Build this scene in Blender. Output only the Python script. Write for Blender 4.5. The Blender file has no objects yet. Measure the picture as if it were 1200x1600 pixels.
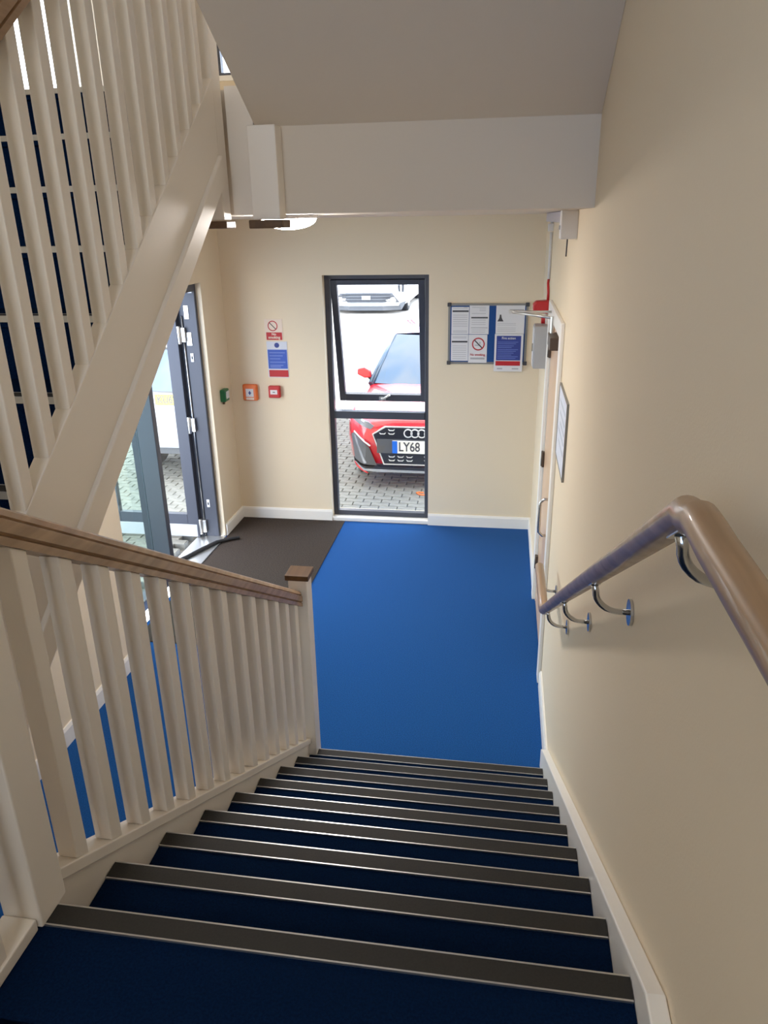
import bpy, bmesh, math, random
from mathutils import Vector, Matrix
random.seed(7)
S = bpy.context.scene
COL = S.collection
# ------------------------------------------------------------------ camera
cam = bpy.data.objects.new('camera', bpy.data.cameras.new('camera'))
COL.objects.link(cam)
yaw, pitch, roll = -0.1598, 0.3715, -0.0183
fw = Vector((math.sin(yaw) * math.cos(pitch), math.cos(yaw) * math.cos(pitch), -math.sin(pitch)))
rt = Vector((math.cos(yaw), -math.sin(yaw), 0))
up = rt.cross(fw)
r2 = rt * math.cos(roll) + up * math.sin(roll)
u2 = up * math.cos(roll) - rt * math.sin(roll)
M = Matrix((r2, u2, -fw)).transposed().to_4x4()
M.translation = Vector((0.9874, -1.1357, 2.9763))
cam.matrix_world = M
cam.data.sensor_fit = 'HORIZONTAL'
cam.data.sensor_width = 36
cam.data.lens = 36 * 1167.5 / 1200
cam.data.clip_start = 0.02
cam.data.clip_end = 300
S.camera = cam
# ------------------------------------------------------------------ sky and exposure
world = bpy.data.worlds.new('world')
S.world = world
world.use_nodes = True
nt = world.node_tree
bg = nt.nodes['Background']
tc = nt.nodes.new('ShaderNodeTexCoord')
cl = nt.nodes.new('ShaderNodeTexNoise')
cl.inputs['Scale'].default_value = 2.2
cl.inputs['Detail'].default_value = 6
rp = nt.nodes.new('ShaderNodeValToRGB')
rp.color_ramp.elements[0].position = 0.40
rp.color_ramp.elements[0].color = (0.42, 0.64, 1.0, 1)
rp.color_ramp.elements[1].position = 0.55
rp.color_ramp.elements[1].color = (1.0, 1.0, 1.0, 1)
nt.links.new(tc.outputs['Generated'], cl.inputs['Vector'])
nt.links.new(cl.outputs['Fac'], rp.inputs['Fac'])
nt.links.new(rp.outputs['Color'], bg.inputs['Color'])
bg.inputs['Strength'].default_value = 3.5
S.view_settings.view_transform = 'Standard'
S.view_settings.look = 'None'
S.view_settings.gamma = 1
S.view_settings.use_curve_mapping = False
S.view_settings.exposure = 1.2
S.cycles.max_bounces = 14
S.cycles.diffuse_bounces = 8
S.cycles.transparent_max_bounces = 12
S.cycles.sample_clamp_indirect = 6
S.cycles.use_denoising = True


def portal(name, loc, rot, sx, sy):
    l = bpy.data.lights.new(name, 'AREA')
    l.shape = 'RECTANGLE'
    l.size, l.size_y = sx, sy
    l.cycles.is_portal = True
    o = bpy.data.objects.new(name, l)
    o.location = loc
    o.rotation_euler = rot
    COL.objects.link(o)


H = math.pi / 2
portal('window_portal', (-.22, 6.33, 1.27), (-H, 0, 0), 1.05, 2.5)
portal('entrance_portal', (-2.08, 4.5, 1.25), (0, -H, 0), 2.5, 2.1)
portal('landing_portal', (-.65, 6.33, 4.85), (-H, 0, 0), 2.0, 1.4)
portal('fill_window_portal', (.1, -2.75, 3.9), (H, 0, 0), 1.6, 1.9)  # serves the added window behind the camera
portal('stair_window_portal', (-2.0, 3.65, 4.55), (0, -H, 0), 2.0, 1.6)

# ------------------------------------------------------------------ materials
MAT = {}


def mat(name, col, rough=.6, metal=0., var=.0, scale=30, bump=0., bscale=200, coat=0., spec=.5, emis=None, estr=0, sheen=0.):
    m = bpy.data.materials.new(name)
    m.use_nodes = True
    n = m.node_tree.nodes
    L = m.node_tree.links
    b = n['Principled BSDF']
    b.inputs['Base Color'].default_value = (*col, 1)
    b.inputs['Roughness'].default_value = rough
    b.inputs['Metallic'].default_value = metal
    b.inputs['Coat Weight'].default_value = coat
    b.inputs['Coat Roughness'].default_value = .03
    b.inputs['Specular IOR Level'].default_value = spec
    b.inputs['Sheen Weight'].default_value = sheen
    if emis:
        b.inputs['Emission Color'].default_value = (*emis, 1)
        b.inputs['Emission Strength'].default_value = estr
    if var or bump:
        t = n.new('ShaderNodeTexCoord')
    if var:
        q = n.new('ShaderNodeTexNoise')
        q.inputs['Scale'].default_value = scale
        q.inputs['Detail'].default_value = 5
        r = n.new('ShaderNodeValToRGB')
        r.color_ramp.elements[0].position = .3
        r.color_ramp.elements[1].position = .7
        r.color_ramp.elements[0].color = (*[c * (1 - var) for c in col], 1)
        r.color_ramp.elements[1].color = (*[min(1, c * (1 + var)) for c in col], 1)
        L.new(t.outputs['Object'], q.inputs['Vector'])
        L.new(q.outputs['Fac'], r.inputs['Fac'])
        L.new(r.outputs['Color'], b.inputs['Base Color'])
    if bump:
        q2 = n.new('ShaderNodeTexNoise')
        q2.inputs['Scale'].default_value = bscale
        q2.inputs['Detail'].default_value = 3
        bp = n.new('ShaderNodeBump')
        bp.inputs['Strength'].default_value = bump
        bp.inputs['Distance'].default_value = .004
        L.new(t.outputs['Object'], q2.inputs['Vector'])
        L.new(q2.outputs['Fac'], bp.inputs['Height'])
        L.new(bp.outputs['Normal'], b.inputs['Normal'])
    MAT[name] = m
    return m


def wood(name, c1, c2, rough=.4, axis=1, coat=.3):
    m = mat(name, c1, rough, coat=coat)
    n = m.node_tree.nodes
    L = m.node_tree.links
    t = n.new('ShaderNodeTexCoord')
    mp = n.new('ShaderNodeMapping')
    sc = [38, 38, 38]
    sc[axis] = 2.2
    mp.inputs['Scale'].default_value = sc
    q = n.new('ShaderNodeTexNoise')
    q.inputs['Scale'].default_value = 1
    q.inputs['Detail'].default_value = 7
    r = n.new('ShaderNodeValToRGB')
    r.color_ramp.elements[0].position = .32
    r.color_ramp.elements[1].position = .68
    r.color_ramp.elements[0].color = (*c1, 1)
    r.color_ramp.elements[1].color = (*c2, 1)
    L.new(t.outputs['Object'], mp.inputs['Vector'])
    L.new(mp.outputs['Vector'], q.inputs['Vector'])
    L.new(q.outputs['Fac'], r.inputs['Fac'])
    L.new(r.outputs['Color'], n['Principled BSDF'].inputs['Base Color'])
    return m


def glass(name, col, f=.08):
    m = bpy.data.materials.new(name)
    m.use_nodes = True
    n = m.node_tree.nodes
    L = m.node_tree.links
    n.remove(n['Principled BSDF'])
    t = n.new('ShaderNodeBsdfTransparent')
    t.inputs['Color'].default_value = (*col, 1)
    g = n.new('ShaderNodeBsdfGlossy')
    g.inputs['Roughness'].default_value = .02
    lw = n.new('ShaderNodeLayerWeight')
    pw = n.new('ShaderNodeMath')
    pw.operation = 'POWER'
    pw.inputs[1].default_value = 5
    fr = n.new('ShaderNodeMath')
    fr.operation = 'MULTIPLY_ADD'
    fr.inputs[1].default_value = .9
    fr.inputs[2].default_value = .04
    L.new(lw.outputs['Facing'], pw.inputs[0])
    L.new(pw.outputs[0], fr.inputs[0])
    mx = n.new('ShaderNodeMixShader')
    L.new(fr.outputs[0], mx.inputs[0])
    L.new(t.outputs[0], mx.inputs[1])
    L.new(g.outputs[0], mx.inputs[2])
    L.new(mx.outputs[0], n['Material Output'].inputs['Surface'])
    MAT[name] = m
    return m


mat('cream', (.80, .69, .52), .75, bump=.12, bscale=160, spec=.3)
mat('white_paint', (.86, .805, .735), .42, spec=.4)
mat('trim_paint', (.86, .84, .80), .4, spec=.45)
mat('ceiling_paint', (.72, .645, .55), .8, bump=.08, bscale=140, spec=.2)
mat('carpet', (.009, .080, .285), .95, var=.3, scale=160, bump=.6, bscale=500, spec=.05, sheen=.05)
mat('shaded_carpet', (.0028, .013, .045), .97, var=.3, scale=170, bump=.6, bscale=500, spec=.03)  # same carpet as the floor, with the stairs' shade darkened into its colour
mat('matting', (.058, .046, .039), .95, var=.45, scale=120, bump=.9, bscale=400, spec=.1)
mat('nosing', (.026, .024, .021), .6, var=.15, scale=200, spec=.3)
mat('alu', (.70, .70, .69), .32, .9)
mat('steel', (.55, .56, .57), .22, 1.)
mat('slate', (.055, .060, .080), .45, spec=.5)
mat('slate_dark', (.022, .024, .034), .5)
mat('black', (.012, .012, .014), .5)
mat('rubber', (.015, .015, .017), .6)
mat('red_plastic', (.50, .018, .022), .4)
mat('red_print', (.48, .012, .02), .5)
mat('pink_print', (.80, .68, .58), .6)
mat('blue_print', (.035, .10, .50), .5)
mat('navy_print', (.028, .05, .27), .5)
mat('paper', (.74, .74, .76), .7)
mat('paper_blue', (.66, .70, .80), .7)
mat('ink', (.06, .06, .07), .7)
mat('grey_ink', (.45, .45, .48), .7)
mat('pale_blue_ink', (.16, .24, .62), .6)
mat('faint_ink', (.50, .55, .64), .7)
mat('orange_plastic', (.78, .17, .03), .4)
mat('green_plastic', (.01, .16, .06), .35)
mat('grey_box', (.42, .43, .46), .45)
mat('white_plastic', (.72, .72, .74), .35)
mat('lilac_plastic', (.50, .48, .56), .4)
mat('board_blue', (.010, .065, .24), .9, var=.2, scale=300)
mat('board_grey', (.25, .25, .24), .45, .4)
mat('lamp', (.9, .88, .85), .5, emis=(1, .93, .88), estr=78)
mat('dark_bronze', (.12, .09, .07), .45, .6)
wood('oak', (.25, .145, .07), (.41, .26, .145), .38)
wood('oak_dark', (.075, .036, .011), (.12, .06, .02), .5, coat=.05)
wood('beech', (.68, .44, .27), (.76, .53, .35), .45, axis=2)
glass('clear_glass', (.97, .98, .98))
glass('green_glass', (.86, .95, .92))
mat('brick', (.19, .185, .16), .85, var=.25, scale=14, bump=.4, bscale=90)
mat('brick_joint', (.15, .14, .12), .95)
mat('yard', (.42, .39, .35), .9, var=.2, scale=3)
mat('car_red', (.62, .012, .022), .25, coat=1., spec=.6)
mat('car_white', (.80, .82, .84), .25, coat=1.)
mat('car_silver', (.40, .42, .45), .3, coat=1., metal=.2)
mat('car_black', (.018, .019, .023), .35)
mat('car_grey', (.10, .105, .115), .4)
mat('chrome', (.86, .87, .88), .3, .25)
mat('headlamp', (.45, .48, .53), .12, .5, coat=1.)
mat('tail_red', (.5, .01, .015), .2, coat=1.)
mat('car_glass', (.02, .05, .09), .04, spec=.8)
mat('plate_white', (.82, .83, .80), .5)
mat('plate_yellow', (.80, .50, .005), .5)
mat('plate_blue', (.01, .14, .70), .5)
mat('render_wall', (.7, .69, .66), .9)


# ------------------------------------------------------------------ mesh helpers
class MB:
    def __init__(s):
        s.v = []
        s.f = []
        s.sm = []

    def add(s, vs, fs, smooth=False):
        o = len(s.v)
        s.v += [tuple(p) for p in vs]
        s.f += [tuple(i + o for i in f) for f in fs]
        s.sm += [smooth] * len(fs)
        return s

    def box(s, x0, x1, y0, y1, z0, z1):
        return s.add([(x0, y0, z0), (x1, y0, z0), (x1, y1, z0), (x0, y1, z0), (x0, y0, z1), (x1, y0, z1), (x1, y1, z1), (x0, y1, z1)],
                     [(0, 3, 2, 1), (4, 5, 6, 7), (0, 1, 5, 4), (1, 2, 6, 5), (2, 3, 7, 6), (3, 0, 4, 7)])

    def prism(s, poly, axis, a, b):
        def P(p, t):
            q = list(p)
            q.insert(axis, t)
            return q
        n = len(poly)
        return s.add([P(p, a) for p in poly] + [P(p, b) for p in poly],
                     [tuple(range(n - 1, -1, -1)), tuple(range(n, 2 * n))] + [(i, (i + 1) % n, n + (i + 1) % n, n + i) for i in range(n)])

    def tube(s, pts, r, n=10, cap=True, closed=False):
        pts = [Vector(p) for p in pts]
        m = len(pts)
        rs = r if isinstance(r, (list, tuple)) else [r] * m
        vs = []
        prev = None
        for i, p in enumerate(pts):
            if closed:
                d = pts[(i + 1) % m] - pts[i - 1]
            else:
                d = pts[min(i + 1, m - 1)] - pts[max(i - 1, 0)]
            d.normalize()
            if prev is None:
                a = Vector((0, 0, 1)) if abs(d.z) < .9 else Vector((1, 0, 0))
                a = (a - d * a.dot(d)).normalized()
            else:
                a = (prev - d * prev.dot(d)).normalized()
            prev = a
            b = d.cross(a)
            for k in range(n):
                t = 2 * math.pi * k / n
                vs.append(p + a * (rs[i] * math.cos(t)) + b * (rs[i] * math.sin(t)))
        fs = []
        for i in range(m if closed else m - 1):
            j = (i + 1) % m
            for k in range(n):
                fs.append((i * n + k, i * n + (k + 1) % n, j * n + (k + 1) % n, j * n + k))
        s.add(vs, fs, True)
        if cap and not closed:
            o = len(s.v) - len(vs)
            s.f += [tuple(o + k for k in range(n - 1, -1, -1)), tuple(o + (m - 1) * n + k for k in range(n))]
            s.sm += [False, False]
        return s

    def disc(s, c, axis, r, t, n=20):
        poly = [(r * math.cos(2 * math.pi * k / n), r * math.sin(2 * math.pi * k / n)) for k in range(n)]
        o = [c[i] for i in range(3) if i != axis]
        return s.prism([(p[0] + o[0], p[1] + o[1]) for p in poly], axis, c[axis], c[axis] + t)

    def ring(s, c, axis, r, w, t, n=28):
        o = [c[i] for i in range(3) if i != axis]
        vs = []
        for tt in (c[axis], c[axis] + t):
            for rr in (r, r - w):
                for k in range(n):
                    a = 2 * math.pi * k / n
                    q = [o[0] + rr * math.cos(a), o[1] + rr * math.sin(a)]
                    q.insert(axis, tt)
                    vs.append(q)
        fs = []
        for k in range(n):
            j = (k + 1) % n
            fs += [(k, j, n + j, n + k), (2 * n + k, 3 * n + k, 3 * n + j, 2 * n + j), (k, 2 * n + k, 2 * n + j, j), (n + k, n + j, 3 * n + j, 3 * n + k)]
        return s.add(vs, fs)

    def mesh(s, name):
        m = bpy.data.meshes.new(name)
        m.from_pydata(s.v, [], s.f)
        m.update()
        b = bmesh.new()
        b.from_mesh(m)
        bmesh.ops.recalc_face_normals(b, faces=b.faces)
        b.to_mesh(m)
        b.free()
        m.polygons.foreach_set('use_smooth', s.sm)
        return m


def link(name, data, m=None, parent=None, bevel=0, loc=None, rot=None):
    o = bpy.data.objects.new(name, data)
    COL.objects.link(o)
    if m and not data.materials:
        data.materials.append(MAT[m])
    if parent:
        o.parent = parent
    if loc:
        o.location = loc
    if rot:
        o.rotation_euler = rot
    if bevel:
        b = o.modifiers.new('bevel', 'BEVEL')
        b.width = bevel
        b.segments = 2
        b.limit_method = 'ANGLE'
        b.angle_limit = math.radians(40)
    return o


def ob(name, mb, m, parent=None, bevel=0, loc=None, rot=None):
    return link(name, mb.mesh(name), m, parent, bevel, loc, rot)


def box(name, m, parent, x0, x1, y0, y1, z0, z1, bevel=0):
    return ob(name, MB().box(x0, x1, y0, y1, z0, z1), m, parent, bevel)


def tag(o, label, cat, group=None):
    o['label'] = label
    o['category'] = cat
    if group:
        o['group'] = group
    return o


def thing(name, label, cat, loc=(0, 0, 0), rot=(0, 0, 0), group=None):
    o = bpy.data.objects.new(name, None)
    o.empty_display_size = .1
    COL.objects.link(o)
    o.location = loc
    o.rotation_euler = rot
    return tag(o, label, cat, group)


def struct(name, mb=None, m=None, loc=(0, 0, 0), bevel=0):
    if mb:
        o = ob(name, mb, m, None, bevel)
    else:
        o = bpy.data.objects.new(name, None)
        o.empty_display_size = .1
        COL.objects.link(o)
        o.location = loc
    o['kind'] = 'structure'
    return o


def text(name, body, m, parent, loc, rot, size, sx=1., bold=0., align='CENTER', ext=.001):
    c = bpy.data.curves.new(name, 'FONT')
    c.body = body
    c.size = size
    c.extrude = ext
    c.offset = bold
    c.align_x = align
    c.align_y = 'CENTER'
    c.materials.append(MAT[m])
    tmp = bpy.data.objects.new(name, c)
    me = bpy.data.meshes.new_from_object(tmp)
    bpy.data.objects.remove(tmp)
    o = bpy.data.objects.new(name, me)
    COL.objects.link(o)
    o.parent = parent
    o.location = loc
    o.rotation_euler = rot
    o.scale = (sx, 1, 1)
    return o


# ------------------------------------------------------------------ dimensions
R, G, W = .17, .2807, 1.296
XW, YF, XL, XN = 1.335, 6.10, -1.735, -1.57     # right wall, far wall, left wall, thicker left wall beside the stairs
ZC, ZU, ZT = 3.012, 3.50, 6.3                  # lobby ceiling, first floor, top of stairwell
YB = -2.60                                      # wall behind the half landing
zn = lambda y: 9 * R - R / G * y                # nosing line of the lower flight
R2, G2 = .197, .259
yk = lambda k: .55 + (k - 4) * G2
zs = lambda y: 2.295 + .7455 * (y - .486)       # top of the upper flight's string

# ------------------------------------------------------------------ room shell
struct('floor', MB().box(XL - .02, XW + .25, YB - .3, YF + .02, -.15, 0), 'carpet')


def wall_with_holes(axis, at, thick, a0, a1, z0, z1, holes):
    """a wall slab across axis with rectangular holes (a0,a1,z0,z1), made of boxes that share edges"""
    mb = MB()
    cuts = sorted({a0, a1, *[h[0] for h in holes], *[h[1] for h in holes]})
    for i in range(len(cuts) - 1):
        c0, c1 = cuts[i], cuts[i + 1]
        zz = [(h[2], h[3]) for h in holes if h[0] <= c0 and h[1] >= c1]
        z = z0
        for q in sorted(zz) + [(z1, z1)]:
            if q[0] > z:
                if axis == 1:
                    mb.box(c0, c1, at, at + thick, z, q[0])
                else:
                    mb.box(at, at + thick, c0, c1, z, q[0])
            z = q[1]
    return mb


WX0, WX1, WZ0, WZ1 = -.735, .285, .035, 2.505
UX0, UX1, UZ0, UZ1 = -1.65, .35, 4.17, 5.55
struct('wall_far', wall_with_holes(1, YF, .3, XL - .3, XW + .25, -.15, ZT, [(WX0, WX1, WZ0, WZ1), (UX0, UX1, UZ0, UZ1)]), 'cream')
DY0, DY1, DZ = 3.46, 5.56, 2.485
SY0, SY1, SZ0, SZ1 = 2.95, 4.45, 3.62, 5.5
struct('wall_left', wall_with_holes(0, XL - .3, .3, YB - .3, YF, -.15, ZT, [(DY0, DY1, -.15, DZ), (SY0, SY1, SZ0, SZ1)]), 'cream')
struct('wall_left.001', MB().box(XL, XN, YB, 3.30, 0, 3.36).box(XL, XN, YB, 2.1, 3.36, ZT), 'cream')
RY0, RY1, RZ = 3.42, 4.56, 2.33
struct('wall_right', wall_with_holes(0, XW, .25, YB - .3, YF, -.15, ZT, [(RY0, RY1, -.15, RZ)]), 'cream')
struct('wall_back', wall_with_holes(1, YB - .3, .3, XL, XW, -.15, ZT, [(-.7, .9, 2.95, 4.85)]), 'cream')  # hole is for the added fill-light window
# lobby ceiling slab with the plain edge beam facing the stairs, and the roof of the stairwell
struct('ceiling', MB().box(-.02, XW, 2.25, YF, ZC, ZU).box(-.25, -.02, 2.285, YF, ZC, ZU).box(XL, -.25, 2.386, YF, ZC, ZU), 'ceiling_paint')
struct('ceiling.001', MB().box(XL - .3, XW + .25, YB - .3, YF + .3, ZT, ZT + .2), 'ceiling_paint')
# skirting boards
bh, bt = .125, .018
prof = lambda z0: [(0, z0), (bt, z0), (bt, z0 + bh - .02), (bt - .008, z0 + bh), (0, z0 + bh)]


def skirt(name, axis, at, sgn, a, b, z=0):
    p = [(at + sgn * q[0], q[1]) for q in prof(z)]
    mb = MB()
    if axis == 0:                       # runs along y on a wall across x
        mb.add([(q[0], t, q[1]) for t in (a, b) for q in p], [(0, 1, 2, 3, 4), (9, 8, 7, 6, 5)] + [(i, (i + 1) % 5, 5 + (i + 1) % 5, 5 + i) for i in range(5)])
    else:
        mb.add([(t, q[0], q[1]) for t in (a, b) for q in p], [(0, 1, 2, 3, 4), (9, 8, 7, 6, 5)] + [(i, (i + 1) % 5, 5 + (i + 1) % 5, 5 + i) for i in range(5)])
    return struct(name, mb, 'trim_paint')


skirt('baseboard_far', 1, YF, -1, XL, WX0)
skirt('baseboard_far.001', 1, YF, -1, WX1, XW)
skirt('baseboard_left', 0, XL, 1, DY1 + .02, YF - bt)
skirt('baseboard_left.001', 0, XN, 1, YB, 3.30)
skirt('baseboard_right', 0, XW, -1, 4.72, YF - bt)
skirt('baseboard_right.001', 0, XW, -1, 2.47, 3.28)

# ------------------------------------------------------------------ window_1: tall window ahead
w1 = struct('window_1', loc=(-.225, 6.2, 0))


def wbox(name, m, x0, x1, y0, y1, z0, z1, parent=None, bevel=.004):
    o = box(name, m, parent or w1, x0 + .225, x1 + .225, y0 - 6.2, y1 - 6.2, z0, z1, bevel)
    return o


fy0, fy1 = 6.185, 6.255
fr = MB()
a = lambda x0, x1, z0, z1, y0=fy0, y1=fy1: fr.box(x0 + .225, x1 + .225, y0 - 6.2, y1 - 6.2, z0, z1)
a(WX0, WX0 + .05, WZ0, WZ1)
a(WX1 - .045, WX1, WZ0, WZ1)
a(WX0 + .05, WX1 - .045, WZ1 - .042, WZ1)
a(WX0 + .05, WX1 - .045, WZ0, WZ0 + .055)
ob('window_frame', fr, 'slate', w1, .004)
wbox('transom', 'slate', WX0 + .05, WX1 - .045, fy0 - .01, fy1, 1.10, 1.175)
wbox('pane', 'clear_glass', WX0 + .05, WX1 - .045, 6.215, 6.223, WZ0 + .055, 1.10, bevel=0)
wbox('window_sill', 'trim_paint', WX0, WX1, YF - .004, fy0, WZ0 - .03, WZ0 + .005, bevel=.003)
# outward tilted top-hung sash
sash = bpy.data.objects.new('sash', None)
COL.objects.link(sash)
sash.parent = w1
sash.location = (0, .02, WZ1 - .045)
sash.rotation_euler = (math.radians(11.5), 0, 0)
sx0, sx1, sh = WX0 + .055 + .225, WX1 - .05 + .225, 1.255
sm = MB().box(sx0, sx0 + .062, -.03, .03, -sh, 0).box(sx1 - .062, sx1, -.03, .03, -sh, 0)
sm.box(sx0 + .062, sx1 - .062, -.03, .03, -.048, 0).box(sx0 + .062, sx1 - .062, -.03, .03, -sh, -sh + .075)
ob('sash_frame', sm, 'slate', sash, .004)
box('pane', 'clear_glass', sash, sx0 + .062, sx1 - .062, -.004, .004, -sh + .075, -.048)
hb = MB().box(-.035, .035, -.05, -.03, -sh + .022, -sh + .055).box(-.012, .012, -.075, -.05, -sh + .028, -sh + .05)
hb.tube([(0, -.07, -sh + .04), (.05, -.085, -sh + .075), (.085, -.09, -sh + .10)], .010, 8)
ob('window_handle', hb, 'alu', sash)
# upstairs windows
w2 = struct('window_2', loc=(0, 6.2, 0))
f2 = MB()
for q in ((UX0, UX0 + .06, UZ0, UZ1), (UX1 - .06, UX1, UZ0, UZ1), (UX0 + .06, UX1 - .06, UZ1 - .06, UZ1), (UX0 + .06, UX1 - .06, UZ0, UZ0 + .06)):
    f2.box(q[0], q[1], -.01, .06, q[2], q[3])
ob('window_frame', f2, 'slate', w2)
box('mullion', 'slate', w2, -.68, -.61, -.01, .06, UZ0 + .06, UZ1 - .06)
box('pane', 'clear_glass', w2, UX0 + .06, -.68, .02, .028, UZ0 + .06, UZ1 - .06)
box('pane', 'clear_glass', w2, -.61, UX1 - .06, .02, .028, UZ0 + .06, UZ1 - .06)
box('window_sill', 'trim_paint', w2, UX0, UX1, -.13, -.01, UZ0 - .02, UZ0 + .02)
w3 = struct('window_3', loc=(XL - .2, 0, 0))
f3 = MB()
for q in ((SY0, SY0 + .06, SZ0, SZ1), (SY1 - .06, SY1, SZ0, SZ1), (SY0 + .06, SY1 - .06, SZ1 - .06, SZ1), (SY0 + .06, SY1 - .06, SZ0, SZ0 + .06)):
    f3.box(-.03, .04, q[0], q[1], q[2], q[3])
ob('window_frame', f3, 'slate', w3)
box('mullion', 'slate', w3, -.03, .04, 3.47, 3.54, SZ0 + .06, SZ1 - .06)
box('pane', 'clear_glass', w3, 0, .008, SY0 + .06, 3.47, SZ0 + .06, SZ1 - .06)
box('pane', 'clear_glass', w3, 0, .008, 3.54, SY1 - .06, SZ0 + .06, SZ1 - .06)

w4 = struct('fill_window', loc=(.1, YB - .2, 3.9))  # added window behind the camera, gives fill light on the near stairs
f4 = MB()
for q in ((-.8, -.73, -.95, .95), (.73, .8, -.95, .95), (-.73, .73, .88, .95), (-.73, .73, -.95, -.88)):
    f4.box(q[0], q[1], -.03, .04, q[2], q[3])
ob('window_frame', f4, 'slate', w4)
box('pane', 'clear_glass', w4, -.73, .73, 0, .008, -.88, .88)

# ------------------------------------------------------------------ staircase (lower flight and half landing)
st = thing('staircase', 'lower flight of blue carpeted stairs with dark nosing strips going down to the lobby', 'staircase', (.65, 1.1, 0))
off = Vector((.65, 1.1, 0))


def sob(name, mb, m, parent=st, bevel=0, o=off):
    mb.v = [(v[0] - o.x, v[1] - o.y, v[2] - o.z) for v in mb.v]
    return ob(name, mb, m, parent, bevel)


sob('landing', MB().box(XN + .002, W + .02, YB + .002, -.26, 1.38, 1.53), 'shaded_carpet')
step_m = nos_m = front_m = back_m = None
for k in range(9):
    y, z = k * G, (9 - k) * R
    if step_m is None:
        yb = -G + .01
        step_m = MB().prism([(yb, 0), (-.004, 0), (-.004, -.03), (-.02, -.034), (-.02, -R), (-.05, -R), (-.05, -.04), (yb, -.04)], 0, .001 - W / 2, W / 2 - .001).mesh('step')
        nos_m = MB().prism([(-.052, .0005), (-.052, .006), (-.004, .006), (-.004, .0005)], 0, .002 - W / 2, W / 2 - .002).mesh('nosing_strip')
        front_m = MB().prism([(-.004, .0063), (.0, .0063), (.0, -.03), (-.0035, -.03), (-.0035, .0005)], 0, .002 - W / 2, W / 2 - .002).mesh('nosing_edge')
        back_m = MB().prism([(-.0565, .0005), (-.0565, .0063), (-.0525, .0063), (-.0525, .0005)], 0, .002 - W / 2, W / 2 - .002).mesh('nosing_edge')
    s_ = link('step', step_m, 'shaded_carpet', st, loc=(W / 2 - off.x, y - off.y, z))
    link('nosing_strip', nos_m, 'nosing', s_)
    link('nosing_edge', front_m, 'alu', s_)
    link('nosing_edge', back_m, 'alu', s_)


def along(y0, y1, lo, hi, f):
    return [(y0, f(y0) + lo), (y1, f(y1) + lo), (y1, f(y1) + hi), (y0, f(y0) + hi)]


# open-side string and its capping rail, wall string with a level return on the landing
sob('string', MB().prism([(.03, zn(.03) - .36), (2.2, 0.0), (2.2, zn(2.2) + .045), (.03, zn(.03) + .045)], 0, -.045, -.0005), 'white_paint', bevel=.003)
yt = -.107
ws = [(yt, 1.53 - .3), (2.47, 0), (2.47, .125), (2.40, zn(2.40) + .045 + .055), (yt, 1.632), (YB + .01, 1.632), (YB + .01, 1.53 - .3)]
sob('wall_string', MB().prism(ws, 0, W, XW - .001), 'trim_paint', bevel=.004)
# plaster side of the flight below the string, closing the cupboard side
sob('soffit_board', MB().prism([(-.255, 1.37), (.03, zn(.03) - .36), (2.17, 0.005), (1.9, 0.005), (-.255, 1.2)], 0, -.03, W - .02), 'white_paint')

# ------------------------------------------------------------------ lower balustrade
bl = thing('balustrade', 'white stair balustrade with oak handrail beside the lower flight', 'balustrade', (-.02, 1.1, 0))
bo = Vector((-.02, 1.1, 0))


def newel(parent, x0, x1, y0, y1, z0, z1, cap_lo=False, o=bo, capz=None):
    p = sob('newel_post', MB().box(x0, x1, y0, y1, z0, z1), 'white_paint', parent, .004, o)
    e = .013
    if capz is None:
        capz = z1
    c = MB().box(x0 - e, x1 + e, y0 - e, y1 + e, capz, capz + .030)
    c.v = [(v[0] - o.x, v[1] - o.y, v[2] - o.z) for v in c.v]
    ob('newel_cap', c, 'oak_dark', p, .004)
    return p


newel(bl, -.056, .042, 2.192, 2.29, 0, 1.268)
newel(bl, -.056, .036, -.065, .03, 1.535, 2.62)
sob('base_rail', MB().prism(along(.031, 2.19, .046, .082, zn), 0, -.062, .014), 'white_paint', bl, .003, bo)
# moulded oak rail: cross-section swept along the pitch
rx = -.0215
sec = [(-.036, .915), (-.036, .935), (-.030, .939), (-.038, .945), (-.038, .975), (-.032, .979), (-.036, .983), (-.030, .998), (-.012, 1.006), (.012, 1.006), (.030, .998), (.036, .983),
       (.032, .979), (.038, .975), (.038, .945), (.030, .939), (.036, .935), (.036, .915)]
mb = MB()
n = len(sec)
mb.add([(rx + s[0], y, zn(y) + s[1]) for y in (.031, 2.19) for s in sec], [tuple(range(n)), tuple(range(2 * n - 1, n - 1, -1))] + [(i, (i + 1) % n, n + (i + 1) % n, n + i) for i in range(n)])
sob('handrail', mb, 'oak', bl, 0, bo)
bm_ = MB()
h = .0245
s_ = R / G
bm_.add([(dx, dy, b_ - s_ * dy) for b_ in (.082, .915) for dx, dy in ((-h, -h), (h, -h), (h, h), (-h, h))],
        [(0, 3, 2, 1), (4, 5, 6, 7), (0, 1, 5, 4), (1, 2, 6, 5), (2, 3, 7, 6), (3, 0, 4, 7)])
bm_ = bm_.mesh('baluster')
for i in range(14):
    y = .150 + .15 * i
    link('baluster', bm_, 'white_paint', bl, .003, (rx + .005 - bo.x, y - bo.y, zn(y)))
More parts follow.
